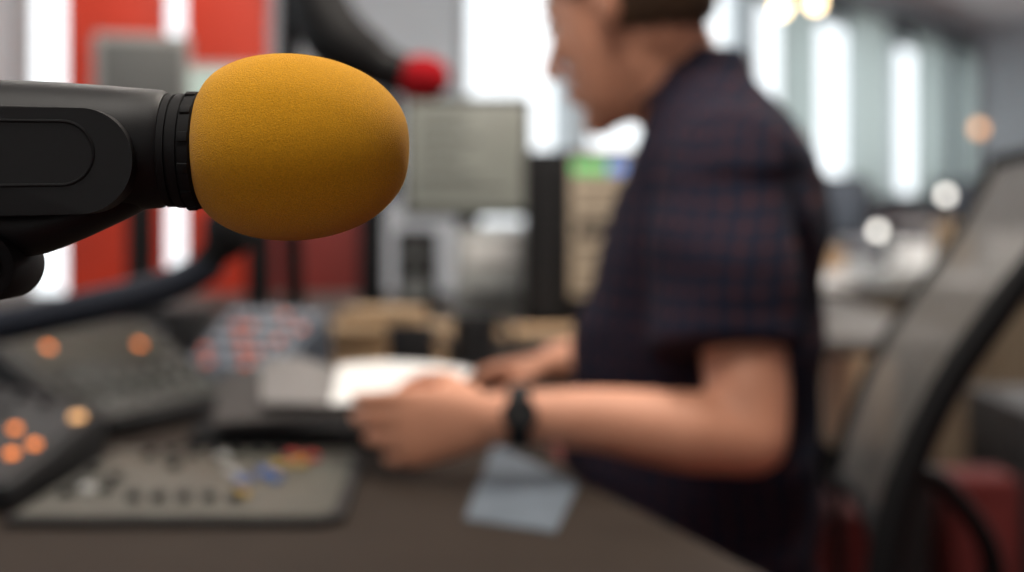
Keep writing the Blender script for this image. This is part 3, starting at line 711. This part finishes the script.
B().cyl((.21,1.66,.10), (.21,1.66,.25), .03).cyl((.21,1.66,.25), (.21,1.66,.40), .018).box((.22,1.66,.395), (.2,.14,.03), bev=.006).done('gas_column', M_black, ch, wc=True)
for k in range(5):
    a = rad(36+72*k); d = V((math.cos(a), math.sin(a), 0)); c = V((.21,1.66,0))
    lg = B().tube([c+d*.02+V((0,0,.115)), c+d*.15+V((0,0,.10)), c+d*.28+V((0,0,.075))], [(.020,.026),(.016,.022),(.012,.018)], 12, up=(0,0,1)).done('leg', M_black, ch, wc=True)
    n_ = V((-d.y, d.x, 0)); w = c+d*.28+V((0,0,.028))
    B().cyl(w-n_*.026, w-n_*.008, .027, bev=.003).cyl(w+n_*.008, w+n_*.026, .027, bev=.003).cyl(w+V((0,0,.0)), w+V((0,0,.055)), .008).done('caster', M_blackm, lg, wc=True)

# ------------------------------------------------------------------ lights
def area(name, loc, rot, size, e, col=(1,1,1), sy=None):
    l = bpy.data.lights.new(name, 'AREA'); l.energy = e; l.size = size; l.color = col
    if sy: l.shape = 'RECTANGLE'; l.size_y = sy
    o = bpy.data.objects.new(name, l); COL.objects.link(o); o.location = loc; o.rotation_euler = rot
    return o
area('overhead_fill', (-.35,.1,2.78), (0,0,0), .9, 33, (1,.94,.86))  # overhead fill added above the camera, no fixture modelled
area('overhead_fill', (.45,1.6,2.78), (0,0,0), .6, 40, (1,.91,.80))  # warm overhead fill added above the seated person, no fixture modelled
area('overhead_fill', (-.9,3.4,2.78), (0,0,0), .8, 28, (1,.94,.87))  # unseen fill added to brighten the red partition panels
area('overhead_fill', (1.1,2.7,2.0), (rad(25),0,0), .3, 9, (1,.90,.78))  # unseen fill hung below the ceiling, added to brighten the cream carton
area('overhead_fill', (2.2,5.4,2.78), (0,0,0), 1.2, 95, (1,.95,.9))  # unseen fill added to brighten the right-hand office area
area('overhead_fill', (4.6,10.5,2.78), (0,0,0), 1.4, 80, (1,.97,.95))  # unseen fill added to brighten the far end of the room
area('upward_fill', (4.4,8.2,.9), (rad(180),0,0), 1.0, 80, (1,.98,.95))  # upward fill added to brighten the far ceiling, no lamp stands here
area('front_fill', (-.5,-1.6,1.5), (rad(88),0,rad(-10)), .8, 4, (1,.95,.88))  # soft fill added behind the camera for the microphone front
w = bpy.data.worlds.new('daylight'); bpy.context.scene.world = w; w.use_nodes = True
nt = w.node_tree; bg = nt.nodes['Background']
tc = nt.nodes.new('ShaderNodeTexCoord'); nz = nt.nodes.new('ShaderNodeTexNoise'); nz.inputs['Scale'].default_value = 2.5
cr = nt.nodes.new('ShaderNodeValToRGB'); cr.color_ramp.elements[0].color = (.72,.82,.88,1); cr.color_ramp.elements[1].color = (1,1,1,1)
nt.links.new(tc.outputs['Generated'], nz.inputs['Vector']); nt.links.new(nz.outputs['Fac'], cr.inputs[0]); nt.links.new(cr.outputs[0], bg.inputs['Color'])
bg.inputs['Strength'].default_value = 2.2

# ------------------------------------------------------------------ camera
cam = bpy.data.cameras.new('camera'); co = bpy.data.objects.new('camera', cam); COL.objects.link(co)
co.location = (0,0,1.02); co.rotation_euler = (rad(90),0,0)
cam.lens = 50; cam.sensor_width = 36; cam.shift_y = -86/1024; cam.clip_start = .02; cam.clip_end = 100
cam.dof.use_dof = True; cam.dof.focus_distance = .462; cam.dof.aperture_fstop = 5.0
bpy.context.scene.camera = co
bpy.context.scene.view_settings.view_transform = 'Standard'
